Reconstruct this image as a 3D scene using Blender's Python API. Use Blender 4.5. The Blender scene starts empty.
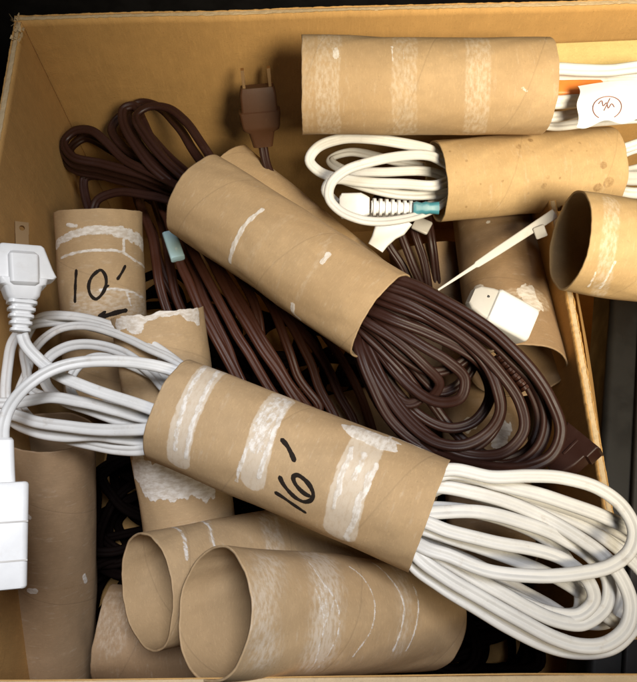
import bpy, math, random
import numpy as np
from mathutils import Vector, Matrix
MM = 0.001
S = bpy.context.scene
COL = S.collection

# ------------------------------------------------------------------ camera, world, lamps, exposure
PITCH = math.radians(21.8)
CAM = np.array([0.0, 0.0, 385.0])                      # millimetres
FPX, CX, CY = 750.0, 318.5, 341.0
cam = bpy.data.cameras.new('camera'); cam_o = bpy.data.objects.new('camera', cam); COL.objects.link(cam_o)
cam_o.location = CAM * MM; cam_o.rotation_euler = (PITCH, 0, 0)
cam.sensor_fit = 'HORIZONTAL'; cam.sensor_width = 36; cam.lens = 36 * FPX / 637
cam.clip_start = 0.005; cam.clip_end = 50
S.camera = cam_o
world = bpy.data.worlds.new('World'); S.world = world; world.use_nodes = True
bg = world.node_tree.nodes['Background']
bg.inputs[0].default_value = (0.75, 0.80, 1.0, 1); bg.inputs[1].default_value = 0.004

def area_lamp(name, loc, target, size, power, color):
    l = bpy.data.lights.new(name, 'AREA'); l.shape = 'DISK'; l.size = size; l.energy = power; l.color = color
    o = bpy.data.objects.new(name, l); COL.objects.link(o)
    o.location = loc
    o.rotation_euler = (Vector(target) - Vector(loc)).to_track_quat('-Z', 'Y').to_euler()
def spot_lamp(name, loc, target, radius, power, color, size, blend):
    l = bpy.data.lights.new(name, 'SPOT'); l.shadow_soft_size = radius; l.energy = power; l.color = color
    l.spot_size = math.radians(size); l.spot_blend = blend
    o = bpy.data.objects.new(name, l); COL.objects.link(o); o.location = loc
    o.rotation_euler = (Vector(target) - Vector(loc)).to_track_quat('-Z', 'Y').to_euler()
spot_lamp('warm_lamp', (0.20, -0.10, 0.55), (0.19, 0.31, 0.10), 0.09, 32.0, (1.0, 0.87, 0.64), 68, 1.0)
spot_lamp('cool_room_light', (0.05, 0.06, 0.72), (-0.115, 0.0, 0.08), 0.10, 21.0, (0.95, 0.96, 1.0), 50, 1.0)
S.view_settings.view_transform = 'Standard'; S.view_settings.look = 'None'
S.view_settings.exposure = 0.0; S.view_settings.gamma = 1
S.render.engine = 'CYCLES'; S.cycles.use_denoising = True

# ------------------------------------------------------------------ helpers
def ray(px, py):
    x, y = (px - CX) / FPX, (CY - py) / FPX
    c, s = math.cos(PITCH), math.sin(PITCH)
    return np.array([x, y * c + s, y * s - c])          # depth along the view axis = 1
def at(px, py, z):
    r = ray(px, py); t = (z - CAM[2]) / r[2]
    return CAM + r * t
def proj(P):
    P = np.asarray(P, float) - CAM
    c, s = math.cos(PITCH), math.sin(PITCH)
    d = P[..., 1] * s - P[..., 2] * c; u = P[..., 1] * c + P[..., 2] * s
    return CX + FPX * P[..., 0] / d, CY - FPX * u / d
def _h(ix, iy, seed):
    n = (ix.astype(np.int64) * 374761393 + iy.astype(np.int64) * 668265263 + seed * 1442695041) & 0xffffffff
    n = ((n ^ (n >> 13)) * 1274126177) & 0xffffffff
    return ((n ^ (n >> 16)) & 0xffff) / 65535.0
def vnoise(x, y, seed=0):
    x = np.asarray(x, float); y = np.asarray(y, float)
    ix, iy = np.floor(x), np.floor(y); fx, fy = x - ix, y - iy
    fx = fx * fx * (3 - 2 * fx); fy = fy * fy * (3 - 2 * fy)
    a, b, c, d = _h(ix, iy, seed), _h(ix + 1, iy, seed), _h(ix, iy + 1, seed), _h(ix + 1, iy + 1, seed)
    return (a * (1 - fx) + b * fx) * (1 - fy) + (c * (1 - fx) + d * fx) * fy
def fbm(x, y, seed=0, o=3):
    t, a, w = 0, 0.5, 0
    for k in range(o):
        t = t + a * vnoise(x * 2 ** k, y * 2 ** k, seed + k * 17); w += a; a *= .5
    return t / w
def norm(v):
    v = np.asarray(v, float); return v / np.linalg.norm(v)

def mesh_obj(name, V, F, mat, parent=None, smooth=True, attrs=None, local=None):
    me = bpy.data.meshes.new(name)
    V = np.asarray(V, float) * MM
    me.from_pydata(V.tolist(), [], [list(map(int, f)) for f in F]); me.update()
    if smooth: me.polygons.foreach_set('use_smooth', [True] * len(me.polygons))
    for k, a in (attrs or {}).items():
        a = np.asarray(a, float)
        if a.ndim == 1:
            at_ = me.attributes.new(k, 'FLOAT', 'POINT'); at_.data.foreach_set('value', a)
        else:
            at_ = me.attributes.new(k, 'FLOAT_VECTOR', 'POINT'); at_.data.foreach_set('vector', a.ravel())
    me.materials.append(mat)
    o = bpy.data.objects.new(name, me); COL.objects.link(o)
    if local is not None: o.matrix_world = local
    if parent is not None: o.parent = parent
    return o
def tag(o, label=None, cat=None, group=None, kind=None):
    if label: o['label'] = label
    if cat: o['category'] = cat
    if group: o['group'] = group
    if kind: o['kind'] = kind
    return o
def thing(name, label, cat, group=None):
    return tag_empty(name, (0, 0, 0), label, cat, group)
def tag_empty(name, loc, label, cat, group=None):
    e = bpy.data.objects.new(name, None); COL.objects.link(e)
    e.empty_display_size = .01
    return tag(e, label, cat, group)

# ------------------------------------------------------------------ materials
class NT:
    def __init__(s, name):
        s.m = bpy.data.materials.new(name); s.m.use_nodes = True
        s.t = s.m.node_tree; s.b = s.t.nodes['Principled BSDF']
    def n(s, typ, **kw):
        x = s.t.nodes.new(typ)
        for k, v in kw.items():
            if k.startswith('i_'):
                key = k[2:]; key = int(key) if key.isdigit() else key.replace('_', ' ')
                if isinstance(v, bpy.types.NodeSocket): s.t.links.new(v, x.inputs[key])
                else: x.inputs[key].default_value = v
            else: setattr(x, k, v)
        return x
    def math(s, op, a, b=0.0, c=None, clamp=False):
        x = s.n('ShaderNodeMath', operation=op, use_clamp=clamp)
        for i, v in enumerate([a, b] + ([c] if c is not None else [])):
            if isinstance(v, bpy.types.NodeSocket): s.t.links.new(v, x.inputs[i])
            else: x.inputs[i].default_value = v
        return x.outputs[0]
    def noise(s, vec, scale, detail=3, rough=.55, out=0):
        return s.n('ShaderNodeTexNoise', i_Vector=vec, i_Scale=scale, i_Detail=detail, i_Roughness=rough).outputs[out]
    def remap(s, v, a, b, c=0.0, d=1.0):
        x = s.n('ShaderNodeMapRange', interpolation_type='SMOOTHSTEP')
        s.t.links.new(v, x.inputs[0])
        for i, q in enumerate((a, b, c, d)): x.inputs[i + 1].default_value = q
        return x.outputs[0]
    def mix(s, f, a, b, mode='MIX'):
        x = s.n('ShaderNodeMix', data_type='RGBA', blend_type=mode)
        for i, v in ((0, f), (6, a), (7, b)):
            if isinstance(v, bpy.types.NodeSocket): s.t.links.new(v, x.inputs[i])
            else: x.inputs[i].default_value = v if i == 0 else (*v, 1)
        return x.outputs[2]
    def mapv(s, vec, scale):
        return s.n('ShaderNodeMapping', i_Vector=vec, i_Scale=scale).outputs[0]
    def attr(s, name, out='Fac'):
        return s.n('ShaderNodeAttribute', attribute_name=name).outputs[out]
    def bump(s, h, strength, dist):
        x = s.n('ShaderNodeBump', i_Height=h, i_Strength=strength, i_Distance=dist)
        s.t.links.new(x.outputs[0], s.b.inputs['Normal']); return x
    def set(s, **kw):
        for k, v in kw.items():
            key = k.replace('_', ' ')
            if isinstance(v, bpy.types.NodeSocket): s.t.links.new(v, s.b.inputs[key])
            elif isinstance(v, tuple): s.b.inputs[key].default_value = (*v, 1)
            else: s.b.inputs[key].default_value = v
        return s.m

def mat_tube(name, base, dark=0.0, seedoff=0.0):
    N = NT(name)
    tc = N.attr('tc', 'Vector')
    obj = N.n('ShaderNodeTexCoord').outputs['Object']
    fib = N.noise(N.mapv(tc, (420, 1300, 300)), 1.0, 4, .65)          # paper fibres
    mot = N.noise(obj, 130 + seedoff, 4, .6)
    big = N.noise(obj, 28 + seedoff, 3, .5)
    speck = N.noise(obj, 1500, 2, .6)
    b = np.array(base)
    c = N.mix(N.remap(mot, .35, .68), tuple(b * .91), tuple(b * 1.05))
    c = N.mix(N.remap(big, .35, .65, 0, .55), c, tuple(b * np.array([.92, .88, .82])))
    c = N.mix(N.remap(fib, .50, .72, 0, .35), c, tuple(np.minimum(b * 1.35, .8)))
    c = N.mix(N.remap(speck, .60, .75, 0, .35), c, tuple(b * .5))
    # helical seam of the wound paper
    ph = N.math('ADD', N.attr('hel'), N.math('MULTIPLY', N.noise(obj, 60, 2), .012))
    fr = N.math('ABSOLUTE', N.math('SUBTRACT', N.math('FRACT', ph), .5))
    seam = N.remap(fr, 0.0, .012, 1, 0)
    c = N.mix(N.math('MULTIPLY', seam, .22), c, tuple(b * .45))
    ply = N.remap(fr, .0, .5, 0, .10)
    c = N.mix(ply, c, tuple(b * .7))
    # torn tissue and dried glue
    gn = N.noise(N.mapv(tc, (1600, 900, 500)), 1.0, 5, .7)
    g2 = N.noise(N.mapv(tc, (300, 700, 300)), 1.0, 3, .6)
    gsum = N.math('ADD', N.attr('glue'), N.math('ADD', N.math('MULTIPLY', N.math('SUBTRACT', gn, .5), .8), N.math('MULTIPLY', N.math('SUBTRACT', g2, .5), .9)))
    gm = N.remap(gsum, .42, .72)
    ssum = N.math('ADD', N.math('MULTIPLY', N.attr('smear'), N.remap(g2, .30, .70, .35, 1.15)), N.math('MULTIPLY', N.math('SUBTRACT', gn, .5), .35))
    sm = N.math('MULTIPLY', N.remap(ssum, .10, 1.15), .62)
    sm = N.math('ADD', sm, N.remap(ssum, 1.1, 2.1, 0, .14))
    c = N.mix(sm, c, tuple(np.array([.62, .54, .44])))
    gcol = N.mix(N.remap(g2, .35, .65), (.55, .49, .42), (.74, .71, .67))
    c = N.mix(N.math('MULTIPLY', gm, .84), c, gcol)
    st = N.math('ADD', N.attr('stain'), N.math('ADD', N.math('MULTIPLY', N.math('SUBTRACT', gn, .5), .7), N.math('MULTIPLY', N.math('SUBTRACT', g2, .5), 1.2)))
    c = N.mix(N.remap(st, .35, 1.0, 0, .7), c, (.20, .115, .045))
    h = N.math('ADD', N.math('MULTIPLY', fib, .5), N.math('MULTIPLY', gm, N.math('MULTIPLY', gn, 1.1)))
    h = N.math('SUBTRACT', N.math('ADD', h, N.math('MULTIPLY', speck, .3)), N.math('MULTIPLY', seam, .5))
    N.bump(h, .38, .00020)
    return N.set(Base_Color=c, Roughness=N.math('SUBTRACT', .78, N.math('MULTIPLY', sm, .35)), Specular_IOR_Level=.35)
M = {}
M['tube'] = mat_tube('kraft_paper_tube', (.43, .298, .165))
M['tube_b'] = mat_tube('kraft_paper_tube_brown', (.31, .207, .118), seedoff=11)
M['tube_y'] = mat_tube('kraft_paper_tube_golden', (.47, .325, .165), seedoff=23)

def mat_board(name, base):
    N = NT(name)
    o = N.n('ShaderNodeTexCoord').outputs['Object']
    b = np.array(base)
    mot = N.noise(o, 90, 5, .65); big = N.noise(o, 12, 3, .5); sp = N.noise(o, 1400, 2, .6)
    fib = N.noise(N.mapv(o, (900, 900, 160)), 1.0, 3, .6)
    c = N.mix(N.remap(mot, .3, .7), tuple(b * .93), tuple(b * 1.05))
    c = N.mix(N.remap(big, .4, .65, 0, .35), c, tuple(b * .88))
    c = N.mix(N.remap(sp, .58, .75, 0, .4), c, tuple(b * .5))
    c = N.mix(N.remap(fib, .52, .75, 0, .3), c, tuple(np.minimum(b * 1.35, .8)))
    xyz = N.n('ShaderNodeSeparateXYZ', i_Vector=o)
    fl_ = N.math('ADD', N.math('SINE', N.math('MULTIPLY', xyz.outputs[0], 880)), N.math('SINE', N.math('MULTIPLY', xyz.outputs[1], 880)))
    crease = N.remap(N.noise(N.mapv(o, (14, 14, 30)), 1.0, 6, .75), .55, .62)
    N.bump(N.math('ADD', N.math('ADD', fib, N.math('MULTIPLY', sp, .5)), N.math('ADD', N.math('MULTIPLY', fl_, .22), N.math('MULTIPLY', crease, .35))), .45, .00025)
    return N.set(Base_Color=c, Roughness=.82, Specular_IOR_Level=.3)
M['board'] = mat_board('corrugated_board', (.48, .28, .10))
M['board_edge'] = mat_board('corrugated_board_torn_edge', (.50, .38, .23))
M['board_yellow'] = mat_board('yellow_card', (.62, .47, .20))

def mat_plastic(name, base, rough=.4, bumpd=.00006, grime=.25, gcol=(.35, .28, .2), sss=0.0, scale=60, spec=.45):
    N = NT(name)
    o = N.n('ShaderNodeTexCoord').outputs['Object']
    b = np.array(base)
    mot = N.noise(o, scale, 4, .6); fine = N.noise(o, 700, 3, .6)
    c = N.mix(N.remap(mot, .35, .7), tuple(b * .94), tuple(np.minimum(b * 1.04, .95)))
    c = N.mix(N.remap(N.noise(o, 140, 5, .7), .56, .75, 0, grime), c, gcol)
    N.bump(N.math('ADD', fine, N.math('MULTIPLY', mot, .6)), .4, bumpd)
    return N.set(Base_Color=c, Roughness=N.remap(mot, .3, .7, rough - .06, rough + .1), Specular_IOR_Level=spec, Subsurface_Weight=sss, Subsurface_Scale=.001)
M['white'] = mat_plastic('white_vinyl', (.63, .625, .61), .46, grime=.4)
M['white2'] = mat_plastic('white_plug_plastic', (.72, .72, .715), .38, grime=.12)
M['brown'] = mat_plastic('brown_vinyl', (.030, .0112, .0080), .44, spec=.28, grime=.12, gcol=(.10, .07, .055))
M['gap_shade'] = mat_plastic('near_black_gap_shade', (.005, .0025, .002), .7, spec=.04, gcol=(.02, .012, .01))  # near-black colour standing in for shade, only for the added floor cord
M['plug_brown'] = mat_plastic('brown_plug_plastic', (.065, .026, .010), .55, spec=.3, gcol=(.12, .07, .04))
M['brown_red'] = mat_plastic('reddish_brown_vinyl', (.058, .019, .010), .44, spec=.28, grime=.1, gcol=(.10, .07, .055))
M['grey'] = mat_plastic('frosted_grey_plastic', (.48, .46, .43), .4)
M['teal'] = mat_plastic('teal_twist_tie', (.05, .22, .28), .4, gcol=(.4, .5, .5), grime=.5)
M['blue_tag'] = mat_plastic('pale_blue_label', (.42, .62, .68), .5, gcol=(.8, .85, .85), grime=.7)
M['orange'] = mat_plastic('orange_plastic', (.75, .24, .05), .4)
M['tagpaper'] = mat_plastic('white_paper_tag', (.84, .83, .84), .7, grime=.05)
M['black'] = mat_plastic('black_plastic', (.010, .010, .010), .5, gcol=(.02, .02, .02))
M['darkgrey'] = mat_plastic('dark_grey_plastic', (.022, .021, .022), .5, gcol=(.06, .05, .05))
M['ink'] = mat_plastic('black_marker_ink', (.018, .013, .010), .8, spec=.1, gcol=(.05, .04, .03), grime=.4)
M['pencil'] = mat_plastic('thin_pen_ink', (.24, .11, .11), .6)
Nb = NT('brass_prong'); M['metal'] = Nb.set(Base_Color=(.38, .24, .12), Metallic=.9, Roughness=.38)
M['table'] = mat_plastic('dark_table', (.006, .005, .005), .6, gcol=(.01, .008, .006))

# ------------------------------------------------------------------ tubes
class Tube: pass
def tube(label, A, B, R=21.0, group=None, mat='tube', seed=0, marks=(), wall=.8, oval=0.0, ovang=0.0, pitch=48., dent=.7, torn=None, flare=0.0, cat='paper tube'):
    """A and B are (px, py, z): the centres of the end circles."""
    a, b = at(*A), at(*B)
    L = np.linalg.norm(b - a); ax = (b - a) / L
    up = np.array([0, 0, 1.0]) if abs(ax[2]) < .9 else norm(CAM - a)
    ex = norm(up - ax * up.dot(ax)); ey = np.cross(ax, ex)
    T = Tube(); T.a, T.b, T.L, T.ax, T.ex, T.ey, T.R, T.oval, T.ovang = a, b, L, ax, ex, ey, R, oval, math.radians(ovang)
    print('TUBE', label[:40], 'L=%.0f' % L)
    def hit(px, py):
        d = ray(px, py); o = CAM - a
        dx, dy, ox, oy = d.dot(ex), d.dot(ey), o.dot(ex), o.dot(ey)
        A_, B_, C_ = dx * dx + dy * dy, 2 * (ox * dx + oy * dy), ox * ox + oy * oy - R * R
        D = B_ * B_ - 4 * A_ * C_
        t = (-B_ - math.sqrt(max(D, 0))) / (2 * A_)
        p = o + d * t
        return R * math.atan2(p.dot(ey), p.dot(ex)), p.dot(ax)       # arc, z
    T.hit = hit
    NU, NV = 260, 210
    phi = np.linspace(-math.pi, math.pi, NU + 1); zz = np.linspace(0, L, NV)
    P, Z = np.meshgrid(phi, zz)                          # (NV, NU+1)
    cp, sp = np.cos(P), np.sin(P)
    arc = P * R
    # masks
    glue = np.zeros_like(P); smear = np.zeros_like(P); stain = np.zeros_like(P)
    for mk in marks:
        kind, w, s, pts = mk[0], mk[1], mk[2], [hit(*p) for p in mk[3]]
        opt = mk[4] if len(mk) > 4 else {}
        soft = opt.get('soft', .5 * w)
        dmin = np.full(P.shape, 1e9)
        if len(pts) == 1: pts = pts * 2
        if len(pts) > 2: pts = [(q[0], q[1]) for q in resample(np.array([[p[0], p[1], 0] for p in pts]), 2.0)]
        wob = (fbm(arc * .25, Z * .25, seed + 5) - .5) * opt.get('wob', .5 if kind == 'glue' else .15)
        wv = w * (1 + (fbm(arc * .5, Z * .12, seed + 8) - .5) * opt.get('wvar', 1.0 if kind == 'glue' else .12))
        for (x0, y0), (x1, y1) in zip(pts[:-1], pts[1:]):
            dx, dy = x1 - x0, y1 - y0; q = dx * dx + dy * dy + 1e-9
            t = np.clip(((arc - x0) * dx + (Z - y0) * dy) / q, 0, 1)
            dmin = np.minimum(dmin, np.hypot(arc - x0 - t * dx, Z - y0 - t * dy + wob))
        v = np.clip((wv + soft - dmin) / (soft + .01), 0, 1) * s
        if kind == 'glue': glue = np.maximum(glue, v)
        elif kind == 'smear': smear = np.maximum(smear, v)
        else: stain = np.maximum(stain, v)
    # faint random scuffs everywhere
    sc = fbm(arc * .12, Z * .9, seed + 31, 4); smear = np.maximum(smear, np.clip((sc - .60) * 3.0, 0, .45))
    r = R + dent * ((fbm(cp * 1.6 + 7, Z * .03 + sp * 1.6, seed + 2, 2) - .5) * 3)
    r = r + oval * np.cos(2 * (P - T.ovang))
    r = r + .10 * (fbm(cp * 8 + 20, Z * .2 + sp * 8, seed + 3) - .5)
    if flare: r = r + flare * np.exp(-Z / 5.)
    T.rg, T.NV, T.NU = r, NV, NU
    gth = np.clip((glue - .35) / .5, 0, 1)
    r_out = r + gth * (.03 + .10 * (fbm(arc * .9, Z * .9, seed + 9) - .3))
    endw = 0.45 * (fbm(cp * 3, sp * 3, seed + 14, 3) - .5) * 2
    Zo = Z.copy(); e0 = np.exp(-Z / 2.5); e1 = np.exp(-(L - Z) / 2.5)
    Zo = Zo + (e0 + e1) * endw
    if torn is not None:                                  # ragged rim at the A end
        tw = torn * (fbm(cp * 4 + 3, sp * 4, seed + 44, 4) - .5) * 2
        Zo = Zo + np.exp(-Z / 4.) * tw
    V, F, n1 = [], [], NU + 1
    def ring(rr, zrow):
        return np.stack([rr * cp[0], rr * sp[0], zrow], -1)
    outer = np.stack([r_out * cp, r_out * sp, Zo], -1).reshape(-1, 3)
    inner = np.stack([(r - wall) * cp, (r - wall) * sp, Zo], -1)[::6 if False else 1].reshape(-1, 3)
    V = np.concatenate([outer, inner]); no = len(outer)
    for j in range(NV - 1):
        for i in range(NU):
            p = j * n1 + i
            F.append((p, p + 1, p + 1 + n1, p + n1)); F.append((no + p, no + p + n1, no + p + 1 + n1, no + p + 1))
    for i in range(NU):
        F.append((i, no + i, no + i + 1, i + 1))
        p = (NV - 1) * n1 + i; F.append((p, p + 1, no + p + 1, no + p))
    tcv = np.stack([arc, Z, np.zeros_like(Z)], -1).reshape(-1, 3) * MM
    hel = (Z / pitch + P / (2 * math.pi) + seed * .37).ravel()
    z0 = np.zeros(no)
    edge = np.clip(1 - np.minimum(Z, L - Z) / .9, 0, 1).ravel() * .30
    at_ = dict(glue=np.concatenate([glue.ravel(), z0]), smear=np.concatenate([np.maximum(smear.ravel(), edge), edge]),
               stain=np.concatenate([stain.ravel(), z0]), tc=np.concatenate([tcv, tcv]), hel=np.concatenate([hel, hel + .33]))
    mid = (a + b) / 2
    V[:, 2] -= L / 2
    MW = Matrix(((ex[0], ey[0], ax[0], mid[0] * MM), (ex[1], ey[1], ax[1], mid[1] * MM), (ex[2], ey[2], ax[2], mid[2] * MM), (0, 0, 0, 1)))
    o = mesh_obj('cardboard_tube', V, F, M[mat], attrs=at_, local=MW)
    tag(o, label, cat, group); T.obj = o
    return T

def on_tube(T, arc, z, off):
    ph = arc / T.R
    fj = min(max(z / T.L * (T.NV - 1), 0), T.NV - 1.001); fi = min(max((ph + math.pi) / (2 * math.pi) * T.NU, 0), T.NU - .001)
    j, i = int(fj), int(fi); u, v = fi - i, fj - j; g = T.rg
    r = (g[j, i] * (1 - u) + g[j, i + 1] * u) * (1 - v) + (g[j + 1, i] * (1 - u) + g[j + 1, i + 1] * u) * v + off
    return np.array([r * math.cos(ph), r * math.sin(ph), z - T.L / 2])
def writing(T, strokes, mat='ink', name='handwriting', off=.17, label=None):
    """pen strokes laid on the tube: thin raised ribbons that follow its curve"""
    V, F = [], []
    rnd = random.Random(4)
    for st, w in strokes:
        pts = [np.array(T.hit(*p)) for p in st]
        pts = resample(np.array([[p[0], p[1], 0] for p in pts]), .35)[:, :2]
        n = len(pts); base = len(V)
        for i in range(n):
            t = pts[min(i + 1, n - 1)] - pts[max(i - 1, 0)]; t = t / (np.linalg.norm(t) + 1e-9)
            nn = np.array([-t[1], t[0]])
            e = min(i, n - 1 - i) * .35
            ww = w * min(1, math.sqrt(max(e, .02) / (w * .9 + .01))) * (1 + .12 * math.sin(i * .31) + rnd.uniform(-.06, .06))
            for k in (-1, -.5, 0, .5, 1):
                q = pts[i] + nn * ww * k
                V.append(on_tube(T, q[0], q[1], off - .05 * (k * k) ** 3))
        for i in range(n - 1):
            for k in range(4):
                p = base + i * 5 + k; F.append((p, p + 1, p + 6, p + 5))
    o = mesh_obj(name, V, F, M[mat])
    o.parent = T.obj
    if label: o['label'] = label
    return o

# ------------------------------------------------------------------ cables
def resample(P, step):
    P = np.asarray(P, float)
    if len(P) < 3: 
        n = max(2, int(np.linalg.norm(P[1] - P[0]) / step)); return np.array([P[0] + (P[1] - P[0]) * t for t in np.linspace(0, 1, n)])
    Q = np.vstack([2 * P[0] - P[1], P, 2 * P[-1] - P[-2]]); out = []
    for i in range(1, len(Q) - 2):
        p0, p1, p2, p3 = Q[i - 1:i + 3]
        t0 = 0; t1 = t0 + max(np.linalg.norm(p1 - p0), 1e-3) ** .5; t2 = t1 + max(np.linalg.norm(p2 - p1), 1e-3) ** .5; t3 = t2 + max(np.linalg.norm(p3 - p2), 1e-3) ** .5
        n = max(2, int(np.linalg.norm(p2 - p1) / step) + 1)
        for t in np.linspace(t1, t2, n, endpoint=False):
            A1 = (t1 - t) / (t1 - t0) * p0 + (t - t0) / (t1 - t0) * p1
            A2 = (t2 - t) / (t2 - t1) * p1 + (t - t1) / (t2 - t1) * p2
            A3 = (t3 - t) / (t3 - t2) * p2 + (t - t2) / (t3 - t2) * p3
            B1 = (t2 - t) / (t2 - t0) * A1 + (t - t0) / (t2 - t0) * A2
            B2 = (t3 - t) / (t3 - t1) * A2 + (t - t1) / (t3 - t1) * A3
            out.append((t2 - t) / (t2 - t1) * B1 + (t - t1) / (t2 - t1) * B2)
    out.append(P[-1])
    return np.array(out)
def prof_zip(r, n=9):
    """figure-of-eight section of two-core flat cord"""
    pts = []
    c = r * .87
    a0 = math.radians(36)
    for k in range(n): 
        a = -math.pi + a0 + (2 * math.pi - 2 * a0) * k / (n - 1); pts.append((c + r * math.cos(a), r * math.sin(a)))
    for k in range(n):
        a = a0 + (2 * math.pi - 2 * a0) * k / (n - 1); pts.append((-c + r * math.cos(a), r * math.sin(a)))
    return pts
def prof_round(r, n=12): return [(r * math.cos(2 * math.pi * k / n), r * math.sin(2 * math.pi * k / n)) for k in range(n)]
class Sweep:
    """one continuous cord: the runs given to add() are joined end to end (the joins lie hidden inside tubes or under things)"""
    def __init__(s): s.runs = []
    def add(s, pts, r=1.45, roll=0., roll1=None, prof='zip', world=False, wob=.25, seed=0, step=1.3, flip=False):
        P = np.array([at(*p) for p in pts]) if not world else np.array(pts, float)
        if roll1 is None: roll1 = roll
        f = np.linspace(0, 1, len(P))[:, None]
        P = np.hstack([P, (roll + (roll1 - roll) * f) / 15., np.full((len(P), 1), r * (.86 if prof == 'zip' else 1))])
        if flip: P = P[::-1]
        s.runs.append(P); s.prof, s.step, s.wob, s.seed = prof, step, wob, seed
    def build(s, name, mat, parent=None, label=None):
        P = resample(np.vstack(s.runs), s.step); n = len(P)
        rnd = np.linspace(0, n * s.step / 14., n)
        for k in range(3): P[1:-1, k] += (vnoise(rnd, rnd * 0 + k * 9.3, s.seed + 71)[1:-1] - .5) * s.wob * 2
        unit = prof_zip(1.) if s.prof == 'zip' else prof_round(1.)
        m = len(unit); V, F, N0 = [], [], None
        X = P[:, :3]
        tw = (vnoise(np.arange(n) * s.step / 25., np.full(n, 3.3), s.seed) - .5) * 30
        for i in range(n):
            T = norm(X[min(i + 1, n - 1)] - X[max(i - 1, 0)])
            up = norm(CAM - X[i]) * .6 + np.array([0, 0, .4])
            N_ = up - T * up.dot(T); w = np.linalg.norm(N_)
            if N0 is None: N0 = N_ / w
            Nt = norm(N0 - T * N0.dot(T))
            if N_.dot(Nt) < 0: N_ = -N_
            N_ = norm(Nt * .75 + N_ * .25 * (1 if w > .2 else 0)); N0 = N_
            Bn = np.cross(T, N_); ro = math.radians(P[i, 3] * 15 + tw[i])
            b2 = Bn * math.cos(ro) + N_ * math.sin(ro); n2 = -Bn * math.sin(ro) + N_ * math.cos(ro)
            for (x, y) in unit: V.append(X[i] + (b2 * x + n2 * y) * P[i, 4])
        for i in range(n - 1):
            for k in range(m):
                a = i * m + k; b = i * m + (k + 1) % m; F.append((a, b, b + m, a + m))
        F.append(tuple(range(m))[::-1]); F.append(tuple((n - 1) * m + k for k in range(m)))
        o = mesh_obj(name, np.array(V), F, M[mat], parent)
        if label: o['label'] = label
        return o
def base_empty(o_list_points, root):
    pass

# rounded block built by lofting a rounded-rectangle section along an axis
def frame(p, axis, up):
    a = norm(axis); u = norm(np.array(up) - a * np.dot(up, a)); s = np.cross(a, u)
    return np.array(p, float), a, u, s
def loft(fr, secs, nseg=7, sup=None):
    """secs: list of (along, halfside, halfup, radius, shift_side, shift_up)"""
    p, a, u, s = fr; V, F = [], []
    m = 4 * nseg
    for sec in secs:
        t, hs, hu, r = sec[:4]; ds = sec[4] if len(sec) > 4 else 0; du = sec[5] if len(sec) > 5 else 0
        r = min(r, hs * .999, hu * .999)
        for q, (sx, sy) in enumerate(((1, 1), (-1, 1), (-1, -1), (1, -1))):
            for k in range(nseg):
                an = math.pi / 2 * q + math.pi / 2 * k / (nseg - 1)
                x = sx * (hs - r) + r * math.cos(an); y = sy * (hu - r) + r * math.sin(an)
                V.append(p + a * t + s * (x + ds) + u * (y + du))
    n = len(secs)
    for i in range(n - 1):
        for k in range(m):
            b = i * m + k; c = i * m + (k + 1) % m
            F.append((b, c, c + m, b + m))
    F.append(tuple(range(m))[::-1]); F.append(tuple((n - 1) * m + k for k in range(m)))
    return V, F
def rbox(fr, L, hs, hu, r, e=None):
    e = e if e is not None else min(r, 1.2)
    return loft(fr, [(0, hs - e, hu - e, max(r - e, .2)), (e * .3, hs - e * .3, hu - e * .3, r), (e, hs, hu, r), (L - e, hs, hu, r), (L - e * .3, hs - e * .3, hu - e * .3, r), (L, hs - e, hu - e, max(r - e, .2))])
def join(*ms):
    V, F = [], []
    for v, f in ms:
        b = len(V); V += list(v); F += [tuple(i + b for i in x) for x in f]
    return V, F
def put(name, vf, mat, parent=None, smooth=True, label=None, bevel=False):
    o = mesh_obj(name, vf[0], vf[1], M[mat], parent, smooth)
    if smooth:
        o.data.set_sharp_from_angle(angle=math.radians(38))
    if label: o['label'] = label
    return o
def ridges(fr, n, pitch, hs, hu, shrink=.82, endscale=.7):
    secs = []
    for i in range(n):
        k = 1 - (1 - endscale) * i / n; t = i * pitch
        secs += [(t, hs * k * shrink, hu * k * shrink, 2), (t + pitch * .18, hs * k * shrink, hu * k * shrink, 2), (t + pitch * .3, hs * k, hu * k, 2), (t + pitch * .72, hs * k, hu * k, 2), (t + pitch * .84, hs * k * shrink, hu * k * shrink, 2)]
    return loft(fr, secs)
def blade(fr, L=15, hs=3.1, hu=.75, hole=11.5):
    """flat plug prong with a hole near the tip"""
    p, a, u, s = fr; V, F = [], []
    K = 16; hr = 1.1
    ring_i, ring_o = [], []
    for k in range(K):
        an = 2 * math.pi * k / K; cx, cy = math.cos(an), math.sin(an)
        m = 1 / max(abs(cx), abs(cy)); 
        ox, oy = cx * m * hs, cy * m * hs
        ring_i.append((hole + cx * hr, cy * hr)); ring_o.append((hole + ox, oy))
    for side in (1, -1):
        b = len(V)
        for (t, w) in ring_i + ring_o: V.append(p + a * min(t, L) + s * w + u * hu * side)
        for k in range(K):
            k2 = (k + 1) % K; f = (b + k, b + K + k, b + K + k2, b + k2); F.append(f if side > 0 else f[::-1])
    for k in range(K):
        k2 = (k + 1) % K; F.append((k, k2, 2 * K + k2, 2 * K + k)); F.append((K + k, 3 * K + k, 3 * K + k2, K + k2))
    st = loft(fr, [(0, hs, hu, .1), (hole - hs, hs, hu, .1)], 2)
    return join((V, F), st)

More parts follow.
